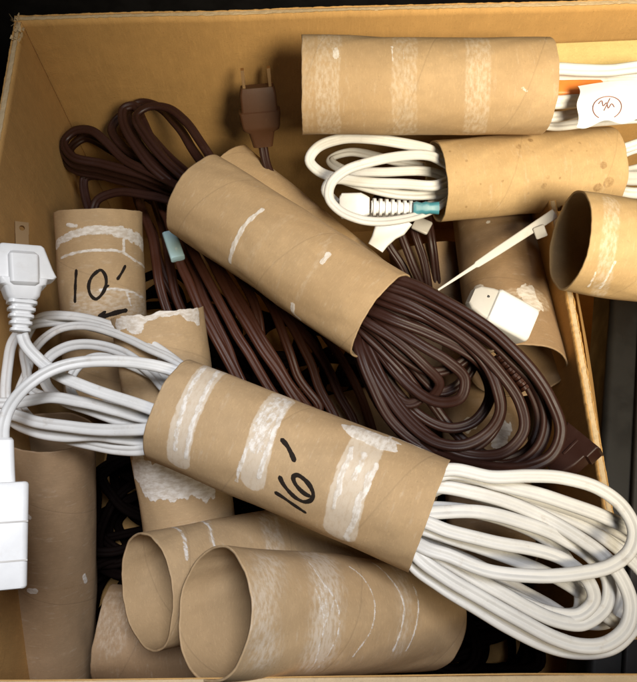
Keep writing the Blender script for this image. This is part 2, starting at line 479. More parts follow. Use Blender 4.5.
# ------------------------------------------------------------------ the box
FLOOR = -90.0; RIM = 115.0
def corr_wall(name, p0, p1, zt, zb, mat_parent, thick=3.4, tilt=(0, 0), label=None, inward=(0, 1), seed=0, top_noise=.45):
    """corrugated panel from p0 to p1 (inner face line, xy mm), thickness going outward; open flutes at the top edge"""
    p0, p1 = np.array(p0, float), np.array(p1, float); L = np.linalg.norm(p1 - p0); d = (p1 - p0) / L
    nrm = -np.array(inward, float); nrm = nrm - d * nrm.dot(d); nrm /= np.linalg.norm(nrm)
    V, F = [], []
    n = int(L / 1.0)
    def sheet(o0, o1, wave=None):
        # o0/o1: front and back offset; returns closed slab
        b = len(V)
        rows = [0, .02, .06, .15, .35, .6, 1]
        for i in range(n + 1):
            s = L * i / n; wv = 0 if wave is None else wave(s)
            edge = top_noise * (float(fbm(np.array([s * .6]), np.array([o0 * 3.]), seed + 3, 4)[0]) - .5) * 2
            for q in rows:
                zz = zt + edge * (1 - q) ** 8 + (zb - zt) * q
                tx = np.array(tilt) * q
                bow = .8 * (float(vnoise(np.array([s * .02]), np.array([q * 2.]), seed)[0]) - .5)
                for o in (o0, o1):
                    pt = p0 + d * s + nrm * (o + wv + bow)
                    V.append((pt[0] + tx[0], pt[1] + tx[1], zz))
        m = len(rows) * 2
        for i in range(n):
            for q in range(len(rows) - 1):
                a = b + i * m + q * 2
                F.append((a, a + m, a + m + 2, a + 2)); F.append((a + 1, a + 3, a + m + 3, a + m + 1))
            a = b + i * m; F.append((a, a + 1, a + m + 1, a + m))
        for i in (0, n):
            for q in range(len(rows) - 1):
                a = b + i * m + q * 2; f = (a, a + 2, a + 3, a + 1); F.append(f if i == 0 else f[::-1])
    sheet(0, .45); sheet(thick - .45, thick)
    o1 = mesh_obj(name, V, F, M['board'], mat_parent)
    if label: o1['label'] = label
    V2, F2 = [], []
    k = int(L / .6)
    for i in range(k + 1):
        q = L * i / k; tw = (i * 7919 + seed * 31) % 97 / 97.
        for c in range(5):
            f = c / 4; pt = p0 + d * q + nrm * (.42 + (thick - .84) * f)
            zz = zt - .30 + .12 * math.sin(q / 6.5 * 2 * math.pi + f * 3) * math.sin(f * math.pi) + top_noise * 1.1 * (float(fbm(np.array([q * .9]), np.array([f * 3.]), seed + 50, 3)[0]) - .5)
            V2.append((pt[0], pt[1], zz))
        for c in (0, 1):
            pt = p0 + d * q + nrm * (.42 + (thick - .84) * c); V2.append((pt[0] + tilt[0] * .3, pt[1] + tilt[1] * .3, zt + (zb - zt) * .3))
    for i in range(k):
        a = i * 7
        for c in range(4): F2.append((a + c, a + c + 1, a + c + 8, a + c + 7))
        F2 += [(a, a + 7, a + 12, a + 5), (a + 4, a + 6, a + 13, a + 11)]
    o2 = mesh_obj('fluted_core', V2, F2, M['board_edge'], o1)
    return o1
box = thing('cardboard_box', 'open brown corrugated cardboard box holding all the tubes and cords', 'box')
bl = at(22, 21, RIM)[:2]; br = at(800, -1, RIM)[:2]; fl = at(-98, 681, RIM)[:2]; frr = at(930, 670, RIM)[:2]
corr_wall('back_wall', bl - np.array([4., 0]), br, RIM, FLOOR, box, inward=(0, -1), seed=1)
corr_wall('left_wall', fl - np.array([0, 20.]), bl, RIM - .4, FLOOR, box, inward=(1, 0), seed=2, tilt=(0, 0))
corr_wall('front_wall', fl, frr, RIM, FLOOR, box, inward=(0, 1), seed=3, tilt=(0, -16))
corr_wall('right_wall', frr, br, RIM, FLOOR, box, inward=(-1, 0), seed=4)
e = 22.
put('base', ([(fl[0] - e, fl[1] - e, FLOOR), (frr[0] + e, frr[1] - e, FLOOR), (br[0] + e, br[1] + e, FLOOR), (bl[0] - e, bl[1] + e, FLOOR),
             (fl[0] - e, fl[1] - e, FLOOR - 4), (frr[0] + e, frr[1] - e, FLOOR - 4), (br[0] + e, br[1] + e, FLOOR - 4), (bl[0] - e, bl[1] + e, FLOOR - 4)],
            [(0, 1, 2, 3), (7, 6, 5, 4), (0, 4, 5, 1), (1, 5, 6, 2), (2, 6, 7, 3), (3, 7, 4, 0)]), 'board', box, smooth=False)
# torn fuzz of paper at the back-left corner
V, F = [], []
rnd = random.Random(8)
for k in range(26):
    c = at(14 + rnd.uniform(-3, 8), 19 + rnd.uniform(-3, 22), RIM) + np.array([0, 0, rnd.uniform(-2, 1.5)])
    b = len(V); u = norm([rnd.uniform(-1, 1), rnd.uniform(-1, 1), rnd.uniform(-.2, .9)]); v = norm(np.cross(u, [rnd.random(), 1, .3]))
    l, w = rnd.uniform(1.2, 2.6), rnd.uniform(.4, 1.0)
    for t in (0, .5, 1):
        for q in (-1, 1): V.append(c + u * l * t + v * w * q * (1 - .6 * t) + np.array([0, 0, .5 * t * t]))
    F += [(b, b + 1, b + 3, b + 2), (b + 2, b + 3, b + 5, b + 4)]
mesh_obj('torn_corner_paper', V, F, M['board_edge'], box)

# table under the box
g = FLOOR - 4.5
put('tabletop', ([(-3000, -3000, g), (3000, -3000, g), (3000, 3000, g), (-3000, 3000, g), (-3000, -3000, g - 30), (3000, -3000, g - 30), (3000, 3000, g - 30), (-3000, 3000, g - 30)],
                 [(0, 1, 2, 3), (7, 6, 5, 4), (0, 4, 5, 1), (1, 5, 6, 2), (2, 6, 7, 3), (3, 7, 4, 0)]), 'table', smooth=False)
tag(bpy.data.objects['tabletop'], 'dark surface under the cardboard box', kind='structure')

# ------------------------------------------------------------------ divider standing on the right
div = thing('cardboard_divider', 'folded strip of corrugated cardboard standing upright inside the box on the right', 'cardboard divider')
d0, d1 = at(540, 130, 82)[:2], at(622, 640, 70)[:2]
corr_wall('upright_panel', d0, d1, 78, FLOOR, div, thick=3.2, inward=(-1, 0), seed=6, tilt=(-2, 0), top_noise=.9)
a0, a1 = at(545, 130, 77), at(622, 640, 66)
V, F = [], []
for i in range(41):
    t = i / 40; p = a0 + (a1 - a0) * t + np.array([3.4, 0, -1.5])
    for k in range(9):
        s = k / 8
        for th in (0, -2.5): V.append(p + np.array([26 * s + .4 * math.sin(t * 17), 0, th - 64 * s ** 1.1]))
for i in range(40):
    for k in range(8):
        a = (i * 9 + k) * 2; F += [(a, a + 18, a + 20, a + 2), (a + 1, a + 3, a + 21, a + 19)]
for i in range(40):
    a = i * 18; F.append((a, a + 1, a + 19, a + 18)); F.append((a + 16, a + 34, a + 35, a + 17))
put('folded_flap', (V, F), 'board', div)

# dark case right of the divider
case = thing('black_case', 'black plastic case with a dark grey edge lying in the gap at the far right', 'case')
c0 = at(664, 300, -4); c1 = at(650, 690, -4)
axd = norm(c1 - c0)
put('case_body', rbox(frame(c0 + np.array([10, 20, -22]), axd, (0, 0, 1)), 260, 34, 18, 4), 'black', case)
put('grey_trim', rbox(frame(c0 + np.array([6, 12, -2.0]), axd, (0, 0, 1)), 240, 16, 2.2, 1.5), 'darkgrey', case)

# ------------------------------------------------------------------ tubes (deep ones first)
G = 'brown cardboard tubes jumbled in the box'
def ringmark(kind, w, s, pts, **o): return (kind, w, s, pts, o)
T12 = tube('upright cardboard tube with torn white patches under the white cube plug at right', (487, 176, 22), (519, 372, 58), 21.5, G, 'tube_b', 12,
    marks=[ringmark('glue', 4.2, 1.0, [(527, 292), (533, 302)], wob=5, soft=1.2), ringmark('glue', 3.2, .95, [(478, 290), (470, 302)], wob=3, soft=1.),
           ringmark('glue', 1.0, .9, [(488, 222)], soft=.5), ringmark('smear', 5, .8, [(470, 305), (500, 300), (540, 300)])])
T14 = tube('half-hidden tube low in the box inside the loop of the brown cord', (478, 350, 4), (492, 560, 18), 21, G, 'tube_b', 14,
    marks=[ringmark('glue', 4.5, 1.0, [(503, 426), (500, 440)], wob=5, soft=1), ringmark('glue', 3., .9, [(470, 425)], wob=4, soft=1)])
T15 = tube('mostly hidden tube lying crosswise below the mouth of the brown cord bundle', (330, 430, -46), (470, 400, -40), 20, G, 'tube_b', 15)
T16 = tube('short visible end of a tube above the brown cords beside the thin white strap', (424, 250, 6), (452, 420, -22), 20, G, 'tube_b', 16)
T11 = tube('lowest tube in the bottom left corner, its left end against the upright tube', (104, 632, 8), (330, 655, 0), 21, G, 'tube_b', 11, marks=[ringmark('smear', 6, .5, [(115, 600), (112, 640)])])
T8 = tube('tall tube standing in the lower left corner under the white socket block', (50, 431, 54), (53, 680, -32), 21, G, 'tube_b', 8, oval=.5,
    marks=[ringmark('glue', 1.2, 1., [(30, 590), (35, 590)], soft=.6), ringmark('glue', .8, .9, [(84, 576), (86, 582)], soft=.5), ringmark('glue', .9, .8, [(24, 515), (29, 517)], soft=.6),
           ringmark('stain', .35, .5, [(12, 505), (40, 513), (70, 512), (95, 500)], soft=.6), ringmark('stain', .4, .5, [(12, 585), (40, 590), (70, 588), (95, 577)], soft=.7)])
T5 = tube("tube marked 10 feet with torn white tissue rings by the left wall", (99, 213, 62), (107, 395, 22), 21, G, 'tube', 5,
    marks=[ringmark('glue', 1.5, 1.0, [(57, 246), (70, 236), (90, 231), (108, 230), (122, 230)], soft=1., wob=1.5), ringmark('glue', 2.4, 1.0, [(118, 232), (132, 236), (143, 244)], soft=1.2, wob=2),
           ringmark('glue', .45, .9, [(62, 258), (80, 252), (100, 250), (122, 252), (135, 260), (145, 268)], soft=.5), ringmark('glue', .8, 1., [(68, 225), (76, 226)], soft=.4),
           ringmark('glue', .45, .8, [(100, 290), (115, 289), (130, 292), (142, 298)], soft=.5), ringmark('glue', .45, .8, [(126, 292), (130, 305)], soft=.5), ringmark('glue', .6, .9, [(124, 240), (124, 252)], soft=.5),
           ringmark('smear', 5, .8, [(80, 305), (110, 300), (140, 305)])])
T6 = tube('tube with a torn white rim passing under the left end of the 16 foot tube', (157, 314, 80), (189, 526, 42), 20.5, G, 'tube', 6, torn=1.4,
    marks=[ringmark('glue', 1.8, 1.0, [(118, 327), (130, 322), (150, 315), (172, 310), (190, 309), (198, 312)], soft=.9, wob=1.5), ringmark('glue', 2.6, 1.0, [(186, 312), (197, 318)], soft=1.2),
           ringmark('glue', 6.5, 1.5, [(140, 470), (152, 480), (165, 476)], soft=1.5, wob=5), ringmark('glue', 4.5, 1.2, [(170, 488), (190, 484), (205, 488)], soft=2, wob=4), ringmark('glue', 3, .9, [(128, 320), (135, 326)], soft=1.5)])
T4 = tube('tube lying behind the brown cord tube, only its upper left edge in sight', (223, 177, 42), (374, 306, 32), 21, G, 'tube', 4, marks=[ringmark('glue', 2.2, .9, [(206, 146), (214, 152)], soft=1)])
T9 = tube('open tube at the bottom, second from the left, tucked behind the frontmost tube', (146, 592, 78), (345, 547, 18), 22.5, G, 'tube', 9,
    marks=[ringmark('smear', 1, .7, [(205, 512), (212, 545), (215, 580)]), ringmark('glue', .5, .75, [(198, 513), (208, 528), (214, 550)], soft=.6), ringmark('glue', .5, .7, [(170, 524), (182, 535), (186, 560)], soft=.8), ringmark('glue', .9, .6, [(172, 523), (190, 521)], soft=.8), ringmark('smear', 4, .8, [(258, 503), (275, 545)])])
T10 = tube('frontmost tube with its wide open end facing the lower left', (213, 613, 118), (425, 616, 46), 21.8, G, 'tube', 10, pitch=60,
    marks=[ringmark('smear', 2, 1.3, [(318, 556), (328, 600), (318, 655)], soft=9), ringmark('smear', 1, .7, [(395, 565), (405, 600), (398, 650)], soft=7),
           ringmark('glue', .3, .6, [(303, 556), (322, 580), (340, 610), (318, 665)], soft=.5), ringmark('glue', .3, .6, [(335, 600), (322, 635), (312, 665)], soft=.8),
           ringmark('glue', .3, .62, [(350, 566), (372, 590), (372, 625), (352, 655)], soft=.5), ringmark('glue', .35, .7, [(372, 562), (392, 580), (402, 600), (402, 625), (392, 650)], soft=.5), ringmark('glue', .35, .7, [(412, 585), (418, 610), (405, 650)], soft=.5), ringmark('glue', 2, .45, [(322, 590), (325, 612)], soft=4),
           ringmark('smear', 2, .9, [(270, 560), (262, 610), (265, 655)], soft=9)])
T2 = tube('brown-spotted tube holding looped white cord, second from the top right', (436, 181, 78), (608, 166, 72), 19, G, 'tube_y', 2, oval=-.5,
    marks=[ringmark('stain', w, s, [p], soft=.8) for p, w, s in (((467, 160), .5, .8), ((481, 184), .4, .7), ((503, 181), .5, .8), ((519, 145), 1.3, .7), ((531, 139), 1.2, .8), ((534, 151), .6, .6), ((466, 206), .4, .7), ((548, 177), .9, .6), ((544, 186), 1.3, .7), ((560, 178), .5, .8), ((604, 165), 1.6, .8), ((608, 182), 2.5, .7), ((597, 187), 2., .8), ((450, 150), .5, .7), ((499, 152), .7, .6), ((580, 142), .6, .6), ((490, 195), .5, .5), ((457, 172), .3, .8), ((527, 193), .8, .5), ((572, 150), .4, .6), ((588, 150), .4, .6))])
T1 = tube('smooth tube with paler glued bands against the back wall at the top', (302, 86, 114), (544, 87, 113), 21, G, 'tube', 1,
    marks=[ringmark('smear', 5, .7, [(330, 38), (327, 85), (330, 132)], soft=1), ringmark('smear', 5, .65, [(405, 38), (404, 85), (405, 132)], soft=1), ringmark('smear', 5, .7, [(476, 38), (478, 85), (474, 132)], soft=1),
           ringmark('glue', .9, 1., [(336, 49), (336, 56)], soft=.6), ringmark('glue', .35, .8, [(392, 46), (393, 60)], soft=.4), ringmark('glue', .3, .7, [(403, 48), (404, 58)], soft=.4),
           ringmark('glue', .5, .6, [(523, 88), (527, 91)], soft=.5), ringmark('smear', 3, .5, [(307, 40), (306, 130)], soft=1)])
T13 = tube('tube at the right edge of the picture, its dark open end facing left', (569, 241, 108), (815, 275, 95), 21, G, 'tube_y', 13,
    marks=[ringmark('smear', 3, .8, [(610, 200), (608, 250), (598, 294)], soft=1), ringmark('glue', .5, .7, [(615, 262), (606, 280), (600, 290)], soft=.6), ringmark('glue', .4, .7, [(596, 272), (588, 288)], soft=.5)])
T3 = tube('tube crossing the middle diagonally and holding the looped dark brown cord', (198, 197, 80), (382, 316, 91), 21, G, 'tube', 3,
    marks=[ringmark('glue', .8, 1., [(262, 209), (250, 219), (240, 232), (233, 248), (230, 262)], soft=.5, wob=.6), ringmark('glue', 1.0, 1., [(322, 262), (328, 254)], soft=.5), ringmark('glue', .8, 1., [(293, 304), (295, 313), (301, 318)], soft=.5),
           ringmark('smear', .8, .5, [(330, 240), (312, 272), (297, 300)], soft=1), ringmark('smear', 1, .35, [(292, 215), (262, 240), (246, 268)], soft=2)])
T7 = tube('tube marked 16 feet with three torn tissue bands holding the white cord', (173, 411, 104), (430, 515, 113), 21, G, 'tube', 7,
    marks=[ringmark('smear', 4.4, 2.4, [(216, 370), (195, 395), (183, 425), (178, 460)], soft=.6), ringmark('glue', .5, .72, [(210, 366), (192, 385), (182, 410), (175, 450)], soft=1.2), ringmark('glue', .5, .8, [(219, 372), (204, 395), (192, 425), (186, 458)], soft=1.),
           ringmark('smear', 4.4, 2.6, [(283, 398), (265, 425), (258, 450), (252, 480)], soft=.6), ringmark('glue', 2.6, .62, [(282, 400), (266, 418), (257, 445)], soft=1.5), ringmark('glue', .5, .85, [(290, 401), (277, 425), (266, 455), (258, 478)], soft=.9), ringmark('glue', .4, .75, [(247, 448), (239, 470), (236, 482)], soft=.9),
           ringmark('glue', 4.6, 1.0, [(358, 432), (372, 438), (384, 442)], soft=1.2, wob=3), ringmark('smear', 5.6, 2.5, [(370, 440), (352, 480), (340, 530)], soft=1), ringmark('glue', .6, .85, [(352, 447), (344, 470), (333, 508)], soft=.7, wob=2.2), ringmark('glue', .8, .9, [(376, 465), (360, 500), (348, 540)], soft=.8, wob=2.2),
           ringmark('glue', .6, 1., [(384, 448), (394, 438), (405, 441), (422, 449)], soft=.6, wob=1.5), ringmark('glue', .9, .7, [(365, 455), (355, 478)], soft=1.2, wob=2)])

writing(T5, [([(77, 269), (76, 285), (75.5, 303)], .75),
             ([(99, 270), (92, 277), (89, 286), (91, 295), (96, 299), (102, 294), (106, 284), (105, 275), (101, 270), (98, 271)], .75),
             ([(103, 289), (106, 287), (109, 285)], .5), ([(125.5, 265), (121, 273), (116.5, 280)], .7),
             ([(98, 318), (108, 315), (118, 312), (127, 310)], 1.1), ([(98, 317), (106, 311)], .7)])
def q16(x, y): return (260 + x / 6.2, 420 + y / 6.2)
writing(T7, [([q16(128, 112), q16(165, 155), q16(195, 210), q16(218, 262)], .80), ([q16(88, 447), q16(150, 485), q16(220, 535), q16(288, 580)], .72),
             ([q16(118, 345), q16(140, 395), q16(180, 445), q16(225, 485), q16(275, 508), q16(318, 495), q16(330, 460), q16(310, 410), q16(270, 365), q16(230, 342), q16(207, 352), q16(212, 385), q16(245, 430), q16(285, 462), q16(318, 475)], .78)])

# ------------------------------------------------------------------ white 16 foot cord
W16 = thing('extension_cord', 'white cord looped through the 16 foot tube, plug and socket block at left', 'extension cord', 'extension cords packed with the tubes')
sw = Sweep()
n7l, n7r = (200, 423), (405, 505)
def through(x, y, z, end='L', depth=34):
    """continue inside the tube along its axis"""
    return None
def loopL(pts, enter=(215, 428, 104), **k): sw.add(pts + [enter], **k)
sd = 0
def A(pts, **k):
    global sd
    sd += 1; sw.add(pts, seed=sd, **k)
# plug lead
A([(22, 334, 116), (26, 345, 114), (38, 359, 111), (57, 374, 109), (83, 386, 109), (113, 397, 110), (148, 408, 113), (175, 418, 112), (215, 432, 106)], r=1.5, roll=-4, roll1=8)
# left side, lower layer first
A([(210, 425, 94), (120, 408, 88), (70, 402, 80), (30, 388, 72), (26, 368, 76), (24, 347, 76), (30, 330, 76), (40, 318, 77), (69, 316, 80), (112, 326, 86), (152, 345, 93), (185, 368, 98), (220, 395, 100)], r=1.4, roll=25)
A([(205, 425, 96), (150, 449, 96), (118, 449, 92), (88, 444, 88), (58, 436, 84), (36, 424, 80), (18, 398, 76), (26, 374, 74), (34, 350, 78), (55, 331, 82), (83, 326, 86), (114, 333, 91), (148, 348, 98), (182, 366, 104), (220, 400, 104)], r=1.45, roll=20, roll1=50)
A([(210, 418, 90), (150, 440, 96), (120, 438, 96), (100, 436, 95), (63, 436, 91), (33, 431, 88), (10, 418, 84), (6, 400, 86), (8, 366, 86), (14, 340, 84), (30, 326, 80), (60, 322, 76), (110, 332, 82), (160, 356, 90), (215, 400, 98)], r=1.45, roll=-10, roll1=30)
A([(210, 405, 90), (170, 392, 96), (150, 372, 94), (121, 352, 90), (90, 344, 88), (64, 348, 86), (47, 361, 84), (45, 380, 84), (60, 398, 88), (90, 410, 92), (130, 424, 98), (165, 432, 103), (210, 430, 104)], r=1.45, roll=35, roll1=10)
A([(210, 418, 100), (152, 428, 107), (110, 430, 103), (70, 427, 99), (35, 422, 96), (12, 414, 93), (-4, 410, 94)], r=1.5, roll=5)
A([(210, 410, 98), (150, 418, 104), (118, 411, 102), (83, 402, 100), (50, 397, 97), (15, 403, 95), (-6, 404, 96)], r=1.45, roll=0, flip=True)
A([(210, 400, 98), (150, 374, 92), (110, 358, 86), (92, 358, 84), (78, 366, 83), (70, 380, 84), (74, 398, 86), (100, 410, 90), (150, 428, 96), (210, 425, 100)], r=1.35, roll=40)
# right side loops, lower layer first
A([(405, 500, 104), (446, 487, 104), (481, 497, 99), (517, 512, 93), (560, 532, 88), (600, 556, 84), (622, 586, 82), (612, 620, 82), (580, 622, 82), (545, 604, 84), (517, 588, 90), (470, 562, 98), (430, 545, 104), (405, 530, 106)], r=1.5, roll=15)
A([(400, 510, 110), (436, 508, 110), (470, 511, 107), (505, 520, 103), (540, 536, 98), (568, 560, 94), (580, 590, 92), (578, 612, 92), (552, 613, 94), (517, 598, 98), (480, 580, 104), (440, 560, 110), (405, 530, 112)], r=1.5, roll=0, roll1=15)
A([(400, 500, 112), (445, 480, 112), (490, 491, 107), (540, 507, 101), (590, 529, 96), (628, 558, 93), (652, 590, 91), (650, 622, 90), (620, 625, 90), (590, 600, 92), (560, 580, 96), (520, 562, 102), (480, 548, 108), (431, 531, 113), (400, 520, 112)], r=1.5, roll=10)
A([(400, 515, 116), (438, 513, 115), (481, 512, 112), (517, 521, 108), (556, 536, 104), (590, 556, 101), (608, 580, 100), (606, 606, 100), (584, 623, 101), (558, 621, 104), (530, 609, 107), (499, 592, 110), (463, 571, 114), (430, 551, 117), (400, 530, 113)], r=1.55, roll=5, roll1=-5)
A([(400, 505, 116), (447, 473, 117), (499, 484, 113), (552, 498, 109), (602, 516, 106), (640, 536, 104), (668, 570, 102), (668, 590, 96), (645, 550, 96), (602, 522, 99), (552, 503, 102), (499, 489, 106), (447, 478, 110), (400, 500, 112)], r=1.6, roll=5)
A([(400, 520, 118), (420, 520, 118), (450, 531, 117), (490, 541, 115), (530, 549, 112), (566, 561, 110), (589, 582, 107), (594, 600, 104), (580, 614, 102), (552, 613, 102), (517, 601, 104), (478, 582, 108), (438, 562, 112), (400, 530, 112)], r=1.5, roll=0)
A([(400, 525, 114), (418, 556, 118), (446, 577, 117), (481, 598, 114), (517, 618, 111), (552, 637, 108), (581, 646, 107), (606, 644, 107), (626, 628, 107), (631, 604, 107), (622, 578, 108), (604, 556, 109), (580, 538, 107), (548, 520, 105), (510, 503, 108), (470, 492, 112), (430, 488, 113), (400, 505, 112)], r=1.6, roll=0, roll1=10)
A([(400, 530, 116), (424, 548, 120), (450, 556, 121), (492, 572, 120), (535, 576, 119), (577, 574, 118), (610, 566, 117), (630, 550, 116), (634, 530, 116), (622, 506, 116), (598, 488, 116), (564, 478, 117), (528, 476, 118), (492, 477, 119), (447, 470, 119), (405, 490, 112)], r=1.5, roll=8, roll1=0)
A([(400, 528, 112), (412, 562, 112), (440, 586, 111), (476, 608, 108), (510, 628, 105), (545, 645, 102), (575, 652, 100), (612, 648, 99), (636, 625, 98), (655, 590, 92), (634, 550, 92), (590, 522, 95), (540, 502, 99), (490, 487, 104), (440, 480, 110), (400, 500, 112)], r=1.5, roll=0)
# lead to the socket block, arching over everything
A([(3, 444, 126), (3, 428, 125), (9, 408, 124), (26, 387, 121), (50, 371, 119), (83, 362, 117), (120, 361, 116), (160, 367, 115), (190, 378, 112), (220, 400, 104)], r=1.45, roll=25, roll1=5, flip=True)
sw.build('cable', 'white', W16)
# plug at upper left: flat body with wings, blade and ribbed strain relief
pl_c = at(22, 300, 118); pl_t = at(20, 247, 122)
fr_ = frame(pl_c, pl_t - pl_c, norm(CAM - pl_c) + np.array([.25, 0, 0])); LP = np.linalg.norm(pl_t - pl_c)
pk = put('plug', loft(fr_, [(-.5, 5.0, 4, 2.5), (1.0, 6.2, 4.8, 2.5), (4.5, 7.2, 5.2, 2.5), (5.2, 8.6, 5.4, 2.2), (7.5, 9.2, 5.4, 1.6), (8.2, 12.0, 3.6, 1.2), (9.2, 13.0, 3.6, 1.2), (LP * .55, 11.6, 3.9, 1.2), (LP - 1.0, 8.6, 4.1, 1.2), (LP, 7.8, 3.4, 1.0)]), 'white2', W16)
put('thumb_grip', loft(frame(pl_c + fr_[2] * 3.6, fr_[1], fr_[2]), [(4.5, 4.2, 2.2, 1.2), (5.5, 5.4, 3.4, 1.4), (LP - 5, 5.6, 3.4, 1.4), (LP - 3.5, 4.6, 2.0, 1.2)]), 'white2', pk)
s_end = at(20, 335, 115)
put('strain_relief', ridges(frame(pl_c + fr_[1] * .2, s_end - pl_c, fr_[2]), 5, 2.7, 5.4, 4.2, .80, .62), 'white2', pk)
for dx in (0.0,):
    bp = at(22, 248, 121.5)
    put('prong', blade(frame(bp, at(22, 222, 123) - bp + np.array([0, 0, .5]), fr_[2]), 11.2, 2.6, .7, 8.2), 'metal', pk)
bp = at(-14, 250, 121.5)
put('prong', blade(frame(bp, at(-14, 222, 123) - bp, fr_[2]), 11.2, 2.6, .7, 8.2), 'metal', pk)
# three-way socket block at the left edge
b0, b1 = at(-4, 442, 132), at(-8, 590, 124)
fb = frame(b0, b1 - b0, norm(CAM - b0)); LB = np.linalg.norm(b1 - b0)
sb = put('socket_block', join(loft(fb, [(-1, 5, 5, 2), (0, 5.6, 6, 1.6), (14.4, 6.4, 7, 1.4)]), rbox(frame(b0 + fb[1] * 14.2, fb[1], fb[2]), LB - 14.2, 10.6, 8.6, 2.0, 1.0)), 'white2', W16)
for k, t in enumerate((.38, .74)):
    q = b0 + fb[1] * (14.2 + (LB - 14.2) * t) + fb[2] * 8.35
    put('seam', rbox(frame(q - fb[3] * 10.5, fb[3], fb[2]), 21, .30, .32, .1, .1), 'grey', sb)

# ------------------------------------------------------------------ brown cord in the middle tube
BR = thing('extension_cord', 'dark brown cord coiled through the middle tube with a big loop to its right', 'extension cord', 'extension cords packed with the tubes')
sw = Sweep()
A([(350, 300, 76), (376, 335, 74), (405, 368, 66), (430, 400, 58), (455, 432, 54), (480, 452, 52), (505, 460, 52), (530, 448, 54), (540, 420, 58), (528, 385, 64), (500, 350, 72), (465, 325, 80), (420, 300, 86), (370, 290, 86)], r=1.55, roll=15)
A([(352, 310, 72), (372, 345, 70), (392, 385, 64), (418, 414, 62), (450, 428, 62), (476, 420, 64), (490, 396, 68), (480, 366, 74), (455, 345, 80), (420, 325, 86), (380, 305, 88)], r=1.5, roll=10)
A([(345, 305, 80), (372, 328, 80), (400, 352, 76), (425, 380, 72), (440, 392, 70), (458, 385, 70), (474, 362, 74), (462, 342, 80), (420, 318, 86), (360, 290, 86)], r=1.45, roll=0)
A([(340, 300, 84), (380, 335, 84), (410, 362, 80), (432, 372, 78), (456, 366, 78), (472, 350, 80), (456, 334, 85), (410, 312, 89), (360, 290, 87)], r=1.45, roll=5)
A([(340, 300, 78), (362, 330, 80), (385, 352, 78), (410, 380, 74), (420, 398, 70), (408, 404, 68), (385, 385, 68), (362, 345, 72), (345, 300, 78)], r=1.45, roll=-15)
A([(350, 310, 74), (359, 348, 80), (370, 380, 78), (392, 422, 72), (425, 446, 70), (460, 452, 70), (487, 438, 72), (501, 412, 76), (495, 384, 82), (474, 358, 88), (430, 334, 92), (385, 316, 94), (350, 300, 86)], r=1.5, roll=5)
A([(350, 295, 84), (385, 322, 90), (420, 345, 90), (448, 362, 88), (464, 378, 84), (460, 398, 80), (438, 402, 76), (410, 385, 74), (375, 340, 78), (350, 300, 80)], r=1.5, roll=0)
A([(350, 290, 88), (390, 305, 95), (430, 320, 95), (465, 342, 93), (486, 365, 90), (497, 390, 88), (500, 412, 84), (488, 432, 80), (462, 446, 78), (430, 440, 76), (400, 412, 74), (370, 365, 76), (350, 310, 78)], r=1.5, roll=10)
A([(350, 285, 90), (392, 298, 97), (435, 318, 97), (470, 342, 95), (500, 372, 91), (520, 402, 87), (524, 430, 84), (505, 452, 80), (478, 456, 76), (440, 444, 74), (398, 405, 72), (368, 350, 75), (350, 300, 78)], r=1.5, roll=0)
A([(350, 280, 92), (395, 288, 99), (440, 306, 100), (480, 332, 99), (510, 358, 97), (536, 388, 94), (546, 420, 91), (538, 448, 88), (515, 465, 84), (480, 468, 80), (440, 456, 72), (405, 428, 70), (375, 380, 72), (352, 315, 76)], r=1.55, roll=20)
A([(350, 275, 92), (403, 281, 101), (448, 303, 104), (495, 333, 104), (528, 366, 102), (551, 400, 99), (560, 430, 96), (551, 455, 93), (527, 467, 90), (495, 468, 84), (450, 460, 74), (408, 438, 66), (375, 395, 66), (350, 320, 74)], r=1.6, roll=25)
A([(350, 290, 80), (362, 318, 88), (395, 340, 88), (425, 366, 84), (440, 384, 78), (428, 398, 72), (398, 375, 74), (365, 330, 78), (345, 300, 80)], r=1.4, roll=0)
# left loops in the dark corner
for z, o in ((62, 0), (55, 6), (48, 12), (40, 4)):
    A([(240, 225, z + 8), (205, 205, z + 6), (176, 188 + o, z), (140, 174 + o, z - 2), (103, 164 + o, z - 4), (72, 156 + o, z - 4), (64, 142, z - 4), (74, 131, z - 2), (90, 130, z), (106, 142, z), (125, 160, z), (160, 176, z + 4), (200, 198, z + 8), (230, 215, z + 8)], r=1.5, roll=20)
A([(230, 215, 60), (190, 196, 64), (155, 170, 68), (135, 146, 68), (123, 123, 68), (124, 108, 68), (134, 106, 68), (142, 120, 68), (158, 150, 68), (185, 180, 70), (220, 205, 70)], r=1.5, roll=15)
A([(230, 215, 66), (200, 190, 72), (165, 160, 74), (145, 136, 74), (136, 116, 74), (148, 107, 75), (167, 108, 76), (183, 119, 77), (198, 138, 78), (212, 160, 78), (225, 190, 74)], r=1.5, roll=25)
A([(230, 215, 62), (188, 188, 66), (150, 158, 66), (132, 132, 64), (128, 112, 62), (140, 103, 62), (158, 106, 64), (176, 124, 68), (196, 154, 72), (225, 195, 72)], r=1.5, roll=10)
A([(230, 215, 52), (186, 192, 54), (148, 164, 52), (122, 146, 50), (112, 128, 50), (122, 116, 50), (142, 128, 54), (170, 158, 58), (225, 205, 60)], r=1.5, roll=-10)
A([(230, 215, 46), (180, 200, 48), (130, 180, 44), (90, 168, 40), (70, 150, 38), (84, 138, 38), (112, 150, 42), (160, 180, 48), (225, 210, 52)], r=1.5, roll=5)
A([(235, 220, 58), (190, 205, 54), (150, 196, 50), (120, 192, 46), (98, 200, 42), (92, 214, 38)], r=1.5, roll=0)
A([(235, 220, 52), (190, 200, 48), (150, 186, 46), (115, 178, 42), (85, 178, 40)], r=1.5, roll=0, flip=True)
sw.build('cable', 'brown', BR)
